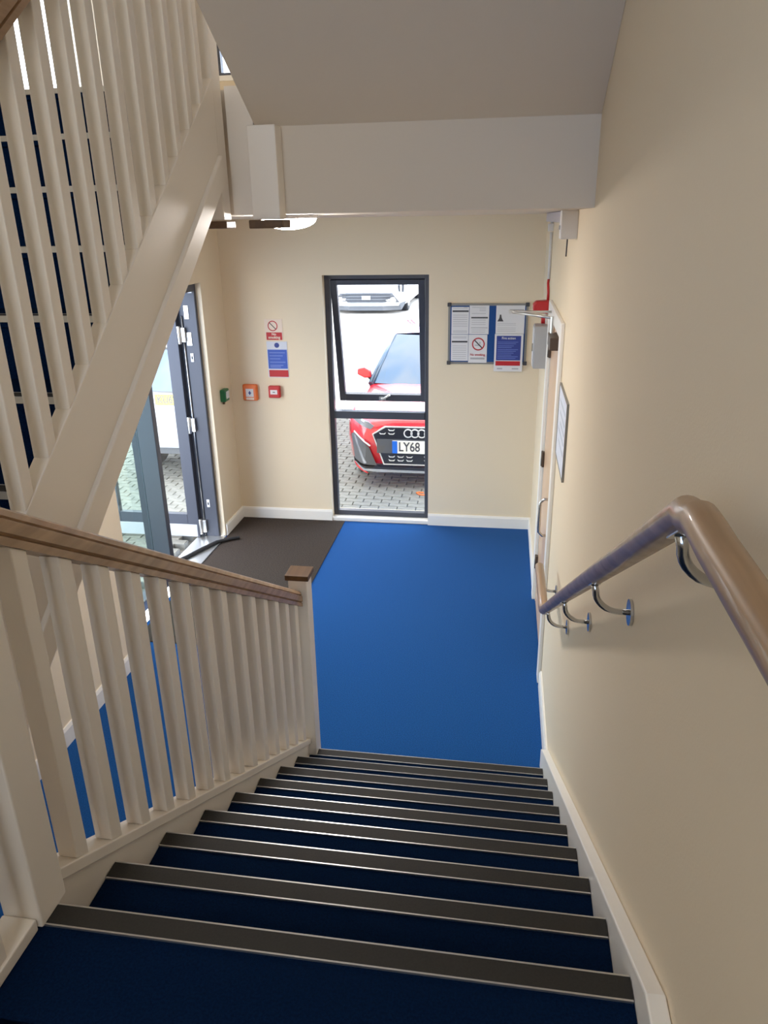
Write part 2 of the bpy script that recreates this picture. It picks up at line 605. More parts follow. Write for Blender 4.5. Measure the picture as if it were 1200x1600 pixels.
# level run back along the landing
lv = thing('balustrade', 'level white landing balustrade running back from the top newel post', 'balustrade', (-.02, -.4, 1.53))
lo_ = Vector((-.02, -.4, 1.53))
sob('base_rail', MB().box(-.054, .027, -.80, -.068, 1.532, 1.564), 'white_paint', lv, .003, lo_)
mb = MB()
mb.add([(rx + s[0], y, 1.63 + s[1] - .09) for y in (-.80, -.068) for s in sec], [tuple(range(n)), tuple(range(2 * n - 1, n - 1, -1))] + [(i, (i + 1) % n, n + (i + 1) % n, n + i) for i in range(n)])
sob('handrail', mb, 'oak', lv, 0, lo_)
lvm = MB().box(-h, h, -h, h, .034, .925).mesh('baluster')
for i in range(4):
    link('baluster', lvm, 'white_paint', lv, .003, (rx + .018 - lo_.x, -.185 - .14 * i - lo_.y, 0))
newel(lv, -.056, .036, -.90, -.805, 1.532, 2.62, o=lo_)

# ------------------------------------------------------------------ upper flight
us = thing('staircase', 'upper flight of stairs rising behind the white balusters to the first floor', 'staircase', (-.9, 1, 0))
uo = Vector((-.9, 1, 0))
xa, xb = XN + .03, -.25
um = fm = nm = bm2 = None
hw = (xb - xa) / 2
for k in range(1, 11):
    if um is None:
        um = MB().prism([(.004, 0), (G2 + .02, 0), (G2 + .02, -.04), (.05, -.04), (.05, -R2), (.02, -R2), (.02, -.034), (.004, -.03)], 0, -hw + .001, hw - .001).mesh('step')
        nm = MB().prism([(.004, .0005), (.004, .006), (.052, .006), (.052, .0005)], 0, -hw + .002, hw - .002).mesh('nosing_strip')
        fm = MB().prism([(-.004, .0065), (.004, .0065), (.0035, .0005), (.0035, -.013), (-.004, -.013)], 0, -hw + .002, hw - .002).mesh('nosing_edge')
        bm2 = MB().prism([(.052, .0005), (.052, .0065), (.059, .0065), (.059, .0005)], 0, -hw + .002, hw - .002).mesh('nosing_edge')
    s1 = link('step', um, 'shaded_carpet', us, loc=((xa + xb) / 2 - uo.x, yk(k) - uo.y, 1.53 + R2 * k))
    link('nosing_strip', nm, 'nosing', s1)
    link('nosing_edge', fm, 'alu', s1)
    link('nosing_edge', bm2, 'alu', s1)
y0s, y1s = -.21, 2.128
sob('string', MB().prism(along(y0s, y1s, -.28, 0, zs), 0, -.25, -.202), 'white_paint', us, .003, uo)
sob('string_moulding', MB().prism(along(y0s, y1s, -.392, -.278, zs), 0, -.25, -.186), 'white_paint', us, .006, uo)
sob('soffit_board', MB().prism(along(-.05, y1s, -.392, -.362, zs), 0, XN + .001, -.2505), 'white_paint', us, 0, uo)
sob('wall_string', MB().prism(along(y0s, y1s, -.30, .03, zs), 0, XN + .001, XN + .03), 'trim_paint', us, 0, uo)
ub = thing('balustrade', 'white balustrade of the rising flight at upper left with square balusters', 'balustrade', (-.225, 1, 2.6))
ubo = Vector((-.225, 1, 2.6))
mb = MB()
mb.add([(-.224 + s[0], y, zs(y) + s[1]) for y in (-.20, 2.128) for s in sec], [tuple(range(n)), tuple(range(2 * n - 1, n - 1, -1))] + [(i, (i + 1) % n, n + (i + 1) % n, n + i) for i in range(n)])
sob('handrail', mb, 'oak', ub, 0, ubo)
h = .0228
mb = MB().add([(dx, dy, b_ + .7455 * dy) for b_ in (.0, .915) for dx, dy in ((-h, -h), (h, -h), (h, h), (-h, h))],
              [(0, 3, 2, 1), (4, 5, 6, 7), (0, 1, 5, 4), (1, 2, 6, 5), (2, 3, 7, 6), (3, 0, 4, 7)]).mesh('baluster')
for i in range(-5, 12):
    y = .511 + .1355 * i
    if y < -.17:
        continue
    link('baluster', mb, 'white_paint', ub, .003, (-.2265 - ubo.x, y - ubo.y, zs(y) - ubo.z))
newel(ub, -.295, -.203, 2.13, 2.222, 2.99, 4.75, o=ubo, capz=2.957)
nb = thing('newel_post', 'white newel post with brown pendant cap hanging under the first floor edge beside the beam', 'newel post', (-.035, 2.2, 2.9))
sob('post', MB().box(-.085, .036, 2.155, 2.249, 2.99, 3.35), 'white_paint', nb, .004, Vector((-.035, 2.2, 2.9)))
sob('newel_cap', MB().box(-.10, .05, 2.14, 2.265, 2.955, 2.989), 'oak_dark', nb, .004, Vector((-.035, 2.2, 2.9)))
sob('fascia', MB().box(-.203, -.088, 2.262, 2.284, ZC, ZU + .01), 'white_paint', nb, 0, Vector((-.035, 2.2, 2.9)))
# ------------------------------------------------------------------ the flight above, seen from below
uf = thing('staircase', 'plain grey underside of the flight above, sloping up from the beam', 'staircase', (.6, 1, 4))
zf = lambda y: 3.352 + .585 * (2.25 - y)
sob('soffit', MB().prism(along(-.35, 2.249, 0, .30, zf), 0, -.075, XW - .001), 'ceiling_paint', uf, 0, Vector((.6, 1, 4)))

# ------------------------------------------------------------------ wall handrail
hr = thing('handrail', 'round oak handrail on steel brackets down the right wall', 'handrail', (1.24, 1, 1.9))
ho = Vector((1.24, 1, 1.9))
xr, rr = 1.238, .0245
top = (xr, -.222, 2.633)
path = [(xr, -1.75, 2.622), (xr, -.8, 2.622), (xr, -.31, 2.622), (xr, -.265, 2.624), (xr, -.225, 2.624), (xr, -.195, 2.613), (xr, -.165, 2.609)]
yb_, zb_ = 2.20, 1.172
path += [(xr, .3, 2.618 - .6055 * .48), (xr, 1.3, 2.618 - .6055 * 1.48), (xr, yb_ - .06, 1.172 + .037), (xr, yb_, 1.178), (xr, yb_ + .06, 1.168), (xr, 2.72, 1.166)]
sob('rail', MB().tube(path, rr, 20), 'oak', hr, 0, ho)


def zrail(y):
    return 2.618 - .6055 * (y + .18) if -.18 < y < yb_ else (2.622 if y <= -.18 else 1.167)


for y in (-.9, -.145, .60, 1.285, 1.955, 2.62):
    z = zrail(y)
    b = MB()
    pts = [(xr, y, z - rr - .002)]
    for i in range(9):
        t = i / 8 * math.pi / 2
        pts.append((xr + .005 + .062 * (1 - math.cos(t)), y, z - rr - .02 - .055 * math.sin(t)))
    pts.append((XW - .006, y, z - rr - .075))
    b.tube(pts, [.0085] * 7 + [.0075] * 4, 10)
    br = sob('bracket', b, 'steel', hr, 0, ho)
    pl = MB().disc((XW - .008, y, z - rr - .075), 0, .034, .007, 24)
    pl.v = [(v[0] - ho.x, v[1] - ho.y, v[2] - ho.z) for v in pl.v]
    ob('wall_plate', pl, 'steel', br)
    sd = MB().box(xr - .011, xr + .011, y - .03, y + .03, -.004, .001)
    sl = -.6055 if -.18 < y < yb_ else 0
    sd.v = [(v[0] - ho.x, v[1] - ho.y, z - rr + v[2] + sl * (v[1] - y) - ho.z) for v in sd.v]
    ob('saddle', sd, 'steel', br)

# ------------------------------------------------------------------ entrance screen in the left wall (door_1)
d1 = struct('door_1', loc=(XL - .13, 4.5, 0))
do = Vector((XL - .13, 4.5, 0))
JX0, JX1 = -1.945, -1.785
mb = MB().box(JX0, JX1, DY1 - .045, DY1, 0, DZ).box(JX0 - .05, JX0, DY1 - .03, DY1, 0, DZ)           # far jamb
mb.box(JX0, JX1, DY0, DY0 + .06, 0, DZ)
mb.box(JX0, JX1, DY0 + .06, DY1 - .045, DZ - .07, DZ)
sob('door_frame', mb, 'slate', d1, .004, do)
PY = 4.40
sob('frame_post', MB().box(JX0, JX1, PY, PY + .07, 0, DZ - .07), 'slate', d1, .004, do)
sob('frame_post', MB().box(JX0 - .055, JX0 - .002, PY + .01, PY + .07, 0, DZ - .07), 'slate_dark', d1, .004, do)
sob('bottom_rail', MB().box(JX0, JX1 - .06, DY0 + .06, PY, 0, .085), 'slate', d1, .004, do)
sob('side_pane', MB().box(-1.938, -1.930, DY0 + .06, PY, .085, DZ - .07), 'green_glass', d1, 0, do)
sob('threshold', MB().box(-2.0, -1.72, PY + .07, DY1 - .045, 0, .018), 'alu', d1, .004, do)
# leaf opened outward at right angles
lf = MB()
LX0, LX1, LY = -2.915, -1.965, 5.46
lf.box(LX1 - .115, LX1, LY, LY + .055, .02, 2.41).box(LX0, LX0 + .115, LY, LY + .055, .02, 2.41)
lf.box(LX0 + .115, LX1 - .115, LY, LY + .055, 2.29, 2.41).box(LX0 + .115, LX1 - .115, LY, LY + .055, .155, .265)
leaf = sob('door_leaf', lf, 'slate', d1, .004, do)


def sub(name, mb, m, parent, bevel=0, o=do):
    mb.v = [(v[0] - o.x, v[1] - o.y, v[2] - o.z) for v in mb.v]
    return ob(name, mb, m, parent, bevel)


sub('pane', MB().box(LX0 + .115, LX1 - .115, LY + .022, LY + .03, .265, 2.29), 'clear_glass', leaf)
sub('kick_panel', MB().box(LX0 + .02, LX1 - .02, LY - .004, LY + .05, .025, .155), 'grey_box', leaf, .003)
for z in (2.03, 1.18, .13):
    hg = MB().box(-1.968, -1.90, LY + .02, LY + .062, z - .065, z + .065).tube([(-1.952, LY + .012, z - .08), (-1.952, LY + .012, z + .08)], .017, 10)
    sob('hinge', hg, 'alu', d1, .002, do)
sob('lock_plate', MB().box(-1.90, -1.855, DY1 - .051, DY1 - .044, 2.17, 2.29), 'alu', d1, .002, do)
sob('lock_plate', MB().box(-1.90, -1.85, DY1 - .051, DY1 - .044, 1.93, 2.05), 'alu', d1, .002, do)
kp = sob('keep_plate', MB().box(-1.88, -1.85, DY1 - .051, DY1 - .044, 1.78, 1.86), 'white_plastic', d1, .002, do)
sub('keep_hole', MB().box(-1.871, -1.859, DY1 - .053, DY1 - .0505, 1.805, 1.832), 'black', kp)
kp = sob('keep_plate', MB().box(-1.88, -1.85, DY1 - .051, DY1 - .044, .33, .41), 'white_plastic', d1, .002, do)
sub('keep_hole', MB().box(-1.871, -1.859, DY1 - .053, DY1 - .0505, .355, .382), 'black', kp)
sob('edge_rod', MB().tube([(-1.925, DY1 - .055, .02), (-1.925, DY1 - .055, 2.2)], .008, 8), 'steel', d1, 0, do)
sob('contact_sensor', MB().box(-1.84, -1.80, DY1 - .06, DY1 - .044, 2.40, 2.44), 'white_plastic', d1, .003, do)
# loose black seal and mat
seal = ob('rubber_seal', MB().tube([(-1.99, 4.78, .036), (-1.90, 4.95, .036), (-1.82, 5.15, .036), (-1.74, 5.33, .034), (-1.64, 5.43, .029), (-1.56, 5.48, .0275)], .018, 8), 'rubber')
tag(seal, 'black rubber door seal strip lying curved over the entrance threshold', 'seal')
mt = ob('entrance_mat', MB().prism([(-1.715, 3.50), (-.60, 3.50), (-.60, YF - bt - .004), (XL + bt + .003, YF - bt - .004), (XL + bt + .003, 5.60), (-1.715, 5.56)], 2, .0005, .008), 'matting')
tag(mt, 'brown entrance matting on the floor inside the glazed entrance door', 'mat')

# ------------------------------------------------------------------ door in the right wall (door_2)
d2 = struct('door_2', loc=(XW, 4, 0))
d2o = Vector((XW, 4, 0))
arch = MB().box(XW - .024, XW, RY0 - .10, RY0 + .012, 0, RZ + .085).box(XW - .024, XW, RY1 - .012, RY1 + .11, 0, RZ + .085).box(XW - .024, XW, RY0 + .012, RY1 - .012, RZ - .012, RZ + .085)
sob('architrave', arch, 'trim_paint', d2, .006, d2o)
lin = MB().box(XW, XW + .14, RY0, RY0 + .03, 0, RZ).box(XW, XW + .14, RY1 - .03, RY1, 0, RZ).box(XW, XW + .14, RY0 + .03, RY1 - .03, RZ - .03, RZ)
sob('door_lining', lin, 'trim_paint', d2, 0, d2o)
lf2 = sob('door_leaf', MB().box(XW + .004, XW + .05, RY0 + .033, RY1 - .033, .01, RZ - .033), 'beech', d2, .002, d2o)
for z in (2.08, 1.24, .36):
    sob('hinge', MB().box(XW - .014, XW + .003, RY1 - .07, RY1 - .03, z - .06, z + .06).tube([(XW - .012, RY1 - .032, z - .06), (XW - .012, RY1 - .032, z + .06)], .009, 8), 'dark_bronze', d2, 0, d2o)
hp = MB().tube([(XW + .004, 3.62, 1.235), (XW - .035, 3.62, 1.235), (XW - .058, 3.62, 1.21), (XW - .06, 3.62, 1.18), (XW - .06, 3.62, 1.03), (XW - .058, 3.62, 1.0), (XW - .035, 3.62, .975), (XW + .004, 3.62, .975)], .010, 10)
sub('pull_handle', hp, 'steel', lf2, 0, d2o)
cb = sob('door_closer', MB().box(XW - .055, XW + .003, 3.75, 4.02, RZ - .14, RZ - .06), 'dark_bronze', d2, .006, d2o)
arm = MB().tube([(XW - .03, 3.98, RZ + .035), (1.18, 4.09, RZ + .043), (1.035, 4.20, RZ + .05)], .009, 8).tube([(1.035, 4.20, RZ + .052), (1.2, 4.25, RZ + .045), (XW - .01, 4.30, RZ + .04)], .009, 8)
arm.box(1.02, 1.05, 4.185, 4.215, RZ + .04, RZ + .062)
arm.disc((XW - .03, 3.98, RZ - .06), 2, .016, .105, 12)
sub('closer_arm', arm, 'alu', cb, 0, d2o)
struct('trim_1', MB().box(XW + .2, XW + .24, RY0 - .1, RY1 + .1, 0, RZ + .1), 'white_paint')

# ------------------------------------------------------------------ things on the right wall
wn = thing('wall_sign', 'pale framed notice hung on the right wall beside the wooden door', 'sign', (XW - .006, 2.98, 1.88))
ob('backing', MB().box(-.004, .005, -.275, .275, -.205, .205), 'paper_blue', wn)
f = MB()
for q in ((-.28, -.274, -.21, .21), (.274, .28, -.21, .21), (-.274, .274, .204, .21), (-.274, .274, -.21, -.204)):
    f.box(-.007, .005, q[0], q[1], q[2], q[3])
ob('sign_frame', f, 'board_grey', wn)
for i, z in enumerate((.13, .07, .02, -.03, -.09)):
    ob('printed_line', MB().box(-.0055, -.0038, -.19, .20 - .05 * (i % 3), z - .008, z + .008), 'faint_ink', wn)
sd_ = thing('alarm_sounder', 'red fire alarm sounder with cable on the wall above the wooden door', 'alarm', (XW, 5.06, 2.32))
ob('sounder_body', MB().prism([(0, -.045), (-.105, -.042), (-.125, -.02), (-.125, .025), (-.105, .05), (0, .055)], 1, -.055, .055), 'red_plastic', sd_, .012)
ob('cable', MB().tube([(-.012, 0, .05), (-.012, .005, .12), (-.016, .03, .18), (-.012, .06, .215)], .010, 8), 'red_plastic', sd_)
rb = thing('call_button', 'small red round switch under the red alarm sounder', 'switch', (XW, 5.16, 2.21))
ob('back_plate', MB().disc((-.02, 0, 0), 0, .06, .02, 16), 'white_plastic', rb)
ob('button', MB().disc((-.05, 0, 0), 0, .035, .03, 16), 'red_plastic', rb, .004)
gb = thing('control_box', 'tall grey control cabinet on the wall below the red alarm sounder', 'box', (XW, 5.05, 2.02))
ob('case', MB().box(-.105, 0, -.10, .10, -.165, .165), 'grey_box', gb, .006)
ob('door_panel', MB().box(-.112, -.1055, -.085, .085, -.15, .15), 'white_plastic', gb, .003)
ob('latch', MB().box(-.12, -.1125, -.075, -.06, -.03, .03), 'board_grey', gb)
cd = thing('cable_trunking', 'white cable conduit running along the wall up to the ceiling above the sounder', 'conduit', (XW, 5.1, 2.8))
ob('pipe', MB().tube([(-.013, .0, -.27), (-.013, .0, .075)], .011, 10), 'white_plastic', cd)
ob('junction_box', MB().box(-.04, 0, -.035, .035, .08, .135), 'white_plastic', cd, .004)
ob('pipe', MB().tube([(-.013, 0, .136), (-.013, 0, .21)], .011, 10), 'white_plastic', cd)
tk = MB().box(-.075, 0, -1.3, .05, .125, .21)
ob('ceiling_trunking', MB().box(-.055, 0, -1.75, .05, .150, .21), 'lilac_plastic', cd, .004)
pc = thing('detector_box', 'white detector box with a short dark wire below the beam on the right wall', 'detector', (XW, 3.0, 2.95))
ob('case', MB().box(-.085, 0, -.05, .05, -.075, .06), 'white_plastic', pc, .005)
ob('wire', MB().tube([(-.045, 0, -.074), (-.046, 0, -.16)], .0035, 6), 'ink', pc)
ob('status_lamp', MB().box(-.09, -.0845, -.015, .015, -.03, -.01), 'grey_box', pc)
dm = thing('ceiling_lamp', 'round white ceiling lamp half hidden behind the hanging newel cap', 'lamp', (-.12, 2.85, ZC))
ob('lamp_base', MB().disc((0, 0, -.018), 2, .15, .017, 32), 'white_plastic', dm)
dv, df = [], []
nn = 32
for i in range(7):
    t = i / 6 * math.pi / 2
    for k in range(nn):
        dv.append((.14 * math.cos(t) * math.cos(2 * math.pi * k / nn), .14 * math.cos(t) * math.sin(2 * math.pi * k / nn), -.018 - .052 * math.sin(t)))
for i in range(6):
    for k in range(nn):
        df.append((i * nn + k, i * nn + (k + 1) % nn, (i + 1) * nn + (k + 1) % nn, (i + 1) * nn + k))
ob('diffuser', MB().add(dv, df, True), 'lamp', dm)

# ------------------------------------------------------------------ things on the far wall
SQ = (math.pi / 2, 0, 0)       # text standing up, facing -y


def panel(name, m, parent, x0, x1, z0, z1, y0, y1, bevel=0):
    return ob(name, MB().box(x0, x1, y0, y1, z0, z1), m, parent, bevel)


ns = thing('no_smoking_sign', 'no smoking sign with red ring and red word panel above the blue notice', 'sign', (-1.243, YF, 2.0))
panel('sign_plate', 'pink_print', ns, -.09, .09, -.085, .115, -.004, -.0005)
ns.location.z = 1.985
ob('prohibition_ring', MB().ring((-.008, -.0055, .05), 1, .050, .009, .0012), 'red_print', ns)
ob('prohibition_bar', MB().add([(-.008 + x * .7071 - z * .7071, y, .05 - x * .7071 - z * .7071) for y in (-.0062, -.0055) for x, z in ((-.045, -.004), (.045, -.004), (.045, .004), (-.045, .004))],
                                [(0, 1, 2, 3), (4, 5, 6, 7), (0, 1, 5, 4), (1, 2, 6, 5), (2, 3, 7, 6), (3, 0, 4, 7)]), 'ink', ns)
panel('word_panel', 'red_print', ns, -.078, .082, -.085, -.012, -.0055, -.0041)
ns.children[0]['label'] = 'pale sign plate'
text('lettering', 'No', 'pink_print', ns, (.0, -.0062, -.030), SQ, .034, 1.0, .001)
text('lettering', 'smoking', 'pink_print', ns, (.002, -.0062, -.061), SQ, .036, 1.0, .001)
fn = thing('fire_notice', 'blue instruction notice with red foot strip below the no smoking sign', 'sign', (-1.222, YF, 1.70))
panel('sign_plate', 'paper_blue', fn, -.105, .105, -.17, .185, -.004, -.0005)
ob('badge', MB().disc((0.0, -.0056, .148), 1, .025, .0015, 20), 'navy_print', fn)
panel('blue_panel', 'blue_print', fn, -.098, .098, -.083, .105, -.0056, -.0041)
for i, z in enumerate((.075, .045, .015, -.018, -.05, -.066)):
    panel('printed_line', 'pale_blue_ink', fn, -.08, .08 - .025 * (i % 3), z - .005, z + .005, -.0064, -.0057)
panel('foot_strip', 'red_print', fn, -.095, .102, -.165, -.097, -.0056, -.0041)
oc = thing('vent_control', 'orange smoke vent control box with white square beside the red call point', 'control box', (-1.525, YF, 1.375))
ob('case', MB().box(-.078, .078, -.045, 0, -.082, .085), 'orange_plastic', oc, .016)
panel('front_plate', 'paper', oc, -.042, .038, -.04, .042, -.0475, -.0455)
ob('cross_mark', MB().box(-.016, .014, -.0485, -.0476, -.005, .006).box(-.007, .005, -.0485, -.0476, -.018, .019), 'navy_print', oc)
panel('caption_strip', 'pink_print', oc, -.042, .04, -.07, -.048, -.0475, -.0455)
cp = thing('fire_call_point', 'small red fire alarm call point below the blue notice', 'call point', (-1.27, YF, 1.388))
ob('case', MB().box(-.06, .06, -.05, 0, -.06, .06), 'red_plastic', cp, .01)
panel('glass_panel', 'paper', cp, -.038, .034, -.022, .022, -.0525, -.0505)
panel('press_mark', 'ink', cp, -.014, .012, -.004, .004, -.0534, -.0526)
gr = thing('door_release', 'green emergency door release on the left wall by the corner', 'call point', (XL, 5.83, 1.40))
ob('case', MB().box(0, .055, -.058, .058, -.06, .06), 'green_plastic', gr, .01)
ob('cover_flap', MB().box(.056, .062, -.035, .035, -.03, .04), 'paper', gr)
ob('cable_gland', MB().box(.01, .03, -.03, -.01, -.085, -.06), 'dark_bronze', gr)

# notice board with its sheets
nbd = thing('notice_board', 'grey framed blue felt notice board to the right of the window', 'notice board', (.84, YF, 1.966))
ob('felt', MB().box(-.355, .352, -.016, 0, -.265, .265), 'board_blue', nbd)
f = MB()
for q in ((-.37, -.35, -.28, .28), (.348, .368, -.28, .28), (-.35, .348, .26, .28), (-.35, .348, -.28, -.26)):
    f.box(q[0], q[1], -.0165, 0, q[2], q[3])
ob('board_frame', f, 'board_grey', nbd)
for sx, sz in ((-1, -1), (-1, 1), (1, -1), (1, 1)):
    ob('corner_cap', MB().box(sx * .36 - .018, sx * .36 + .017, -.03, .0, sz * .27 - .017, sz * .27 + .017), 'ink', nbd, .004)


def sheet(name, label, x0, x1, z0, z1, y, m='paper'):
    cx, cz = (x0 + x1) / 2, (z0 + z1) / 2
    t = thing(name, label, 'paper' if 'sheet' in name else 'sign', (.84 + cx, YF + y, 1.966 + cz), group='papers on the notice board')
    ob('paper', MB().box(x0 - cx, x1 - cx, 0, .0015, z0 - cz, z1 - cz), m, t)
    return t, cx, cz


def mark(t, c, x0, x1, z0, z1, m, name='printed_line'):
    ob(name, MB().box(x0 - c[0], x1 - c[0], -.0011, -.0003, z0 - c[1], z1 - c[1]), m, t)


t, *c = sheet('notice_sheet', 'white sheet with one dark bar at the top left of the notice board', -.339, -.176, 0.0, .249, -.0185)
mark(t, c, -.33, -.18, .203, .218, 'ink')
for z in (.245, .235, .175, .155, .135, .115, .095, .075, .03, .018):
    mark(t, c, -.325 + (.1 if z > .24 else 0), -.19, z - .002, z + .002, 'grey_ink')
t, *c = sheet('notice_sheet', 'white sheet with one dark bar at the lower left of the notice board', -.340, -.178, -.25, -.003, -.0185)
mark(t, c, -.333, -.185, -.078, -.063, 'ink')
for z in (-.025, -.036, -.11, -.13, -.15, -.17, -.19, -.21, -.23):
    mark(t, c, -.325, -.195, z - .002, z + .002, 'grey_ink')
t, *c = sheet('notice_sheet', 'white sheet with two bars above the no smoking poster', -.172, .01, .0, .262, -.0185)
mark(t, c, -.155, .0, .145, .158, 'ink')
mark(t, c, -.155, .0, .056, .063, 'grey_ink')
for z in (.245, .23, .215, .19, .13, .11, .09, .04, .02):
    mark(t, c, -.15 + (.07 if .2 < z < .235 else 0), -.02, z - .002, z + .002, 'grey_ink')
t, *c = sheet('smoking_poster', 'white no smoking poster with red ring pinned on the notice board', -.175, .0, -.268, -.004, -.0185)
ob('prohibition_ring', MB().ring((-.082 - c[0], -.0012, -.092 - c[1]), 1, .060, .011, .001), 'red_print', t)
ob('prohibition_bar', MB().add([(-.082 - c[0] + (x - z) * .7071, y, -.092 - c[1] - (x + z) * .7071) for y in (-.0018, -.0012) for x, z in ((-.052, -.005), (.052, -.005), (.052, .005), (-.052, .005))],
                                [(0, 1, 2, 3), (4, 5, 6, 7), (0, 1, 5, 4), (1, 2, 6, 5), (2, 3, 7, 6), (3, 0, 4, 7)]), 'ink', t)
ob('cigarette_mark', MB().box(-.115 - c[0], -.06 - c[0], -.0008, -.0003, -.108 - c[1], -.098 - c[1]).box(-.072 - c[0], -.062 - c[0], -.0008, -.0003, -.09 - c[1], -.07 - c[1]), 'grey_ink', t)
text('lettering', 'No smoking', 'red_print', t, (-.088 - c[0], -.0012, -.192 - c[1]), SQ, .030, .95, .0004)
mark(t, c, -.155, -.02, -.236, -.218, 'grey_ink')
t, *c = sheet('notice_sheet', 'white sheet with grey bar and dark triangle figure above the blue notice', .075, .338, .005, .262, -.0185)
mark(t, c, .20, .33, .205, .228, 'grey_ink')
ob('dark_figure', MB().prism([(.088 - c[0], .118 - c[1]), (.145 - c[0], .118 - c[1]), (.128 - c[0], .148 - c[1]), (.122 - c[0], .180 - c[1]), (.110 - c[0], .180 - c[1]), (.105 - c[0], .148 - c[1])], 1, -.0012, -.0003), 'ink', t)
for z in (.10, .085, .06, .045, .03):
    mark(t, c, .09, .26, z - .0015, z + .0015, 'grey_ink')
t, *c = sheet('fire_action_notice', 'blue fire notice with red strip hanging below the edge of the notice board', .07, .335, -.345, .005, -.0325)
mark(t, c, .088, .315, -.24, -.012, 'navy_print', 'blue_panel')
mark(t, c, .085, .315, -.29, -.247, 'red_print', 'red_strip')
ob('backing_card', MB().box(.08 - c[0], .325 - c[0], .002, .014, -.24 - c[1], -.02 - c[1]), 'paper', t)
text('lettering', 'Fire action', 'paper', t, (.2 - c[0], -.0016, -.034 - c[1]), SQ, .030, 1.0, .0004)
for i, z in enumerate((-.07, -.085, -.105, -.12, -.14, -.155, -.172, -.19, -.205, -.22)):
    ob('printed_line', MB().box(.10 - c[0], .29 - .02 * (i % 4) - c[0], -.0017, -.0012, z - .0022 - c[1], z + .0022 - c[1]), 'pale_blue_ink', t)
mark(t, c, .10, .15, -.325, -.312, 'grey_ink')
mark(t, c, .24, .30, -.325, -.312, 'grey_ink')

# ------------------------------------------------------------------ outside: block paving, yard, cars
def gz(y):
    return 0 if y < 11.5 else (.78 * min(1, (y - 11.5) / 5.0))


pv = struct('pavement', MB().box(-14, -XL * 0 + XL - .3, 2.2, 11.4, -.20, -.075).box(XL - .3, 8, YF + .3, 11.4, -.20, -.075), 'brick_joint')
BW, BD = .208, .106
brick_m = MB().add([(-.1, -.049, -.09), (.1, -.049, -.09), (.1, .049, -.09), (-.1, .049, -.09), (-.1, -.049, -.006), (.1, -.049, -.006), (.1, .049, -.006), (-.1, .049, -.006),
                    (-.094, -.043, 0), (.094, -.043, 0), (.094, .043, 0), (-.094, .043, 0)],
                   [(0, 3, 2, 1), (0, 1, 5, 4), (1, 2, 6, 5), (2, 3, 7, 6), (3, 0, 4, 7), (4, 5, 9, 8), (5, 6, 10, 9), (6, 7, 11, 10), (7, 4, 8, 11), (8, 9, 10, 11)]).mesh('brick')
stuff = MB()
bv, bf = brick_m.vertices, brick_m.polygons
bvl = [tuple(v.co) for v in bv]
bfl = [tuple(p.vertices) for p in bf]
cnt = 0
spots = []
for j in range(0, 84):
    for i in range(-42, 12):
        x = (i + .5 * (j % 2)) * BW
        y = 2.3 + j * BD
        if x > XL - .42 and y < YF + .37:
            continue
        if y > 11.3 or x < -6.5:
            continue
        if -1.05 < x < .45 and y < 8.0:
            pr = 0
        elif x < XL - .3 and x > -3.7 and 4.3 < y < 7.4:
            pr = 1 + math.hypot(x + 2.6, (y - 5.8) * .8)
        else:
            pr = 99 + random.random()
        spots.append((pr, x, y))
spots.sort()
for q, (pr, x, y) in enumerate(spots):
    dz = random.uniform(-.004, .001)
    if q < 298 and pr < 99:
        link('brick', brick_m, 'brick', pv, loc=(x, y, dz))
    else:
        stuff.add([(v[0] + x, v[1] + y, v[2] + dz) for v in bvl], bfl)
sf = ob('brick_field', stuff, 'brick', pv)
sf['kind'] = 'stuff'
struct('ground', MB().add([(-30, 11.4, -.01), (30, 11.4, -.01), (30, 16.5, .86), (-30, 16.5, .86), (30, 60, .862), (-30, 60, .862)], [(0, 1, 2, 3), (3, 2, 4, 5)]), 'yard')
struct('wall_yard', MB().box(-30, 30, 34, 34.3, .7, 3.2), 'render_wall')


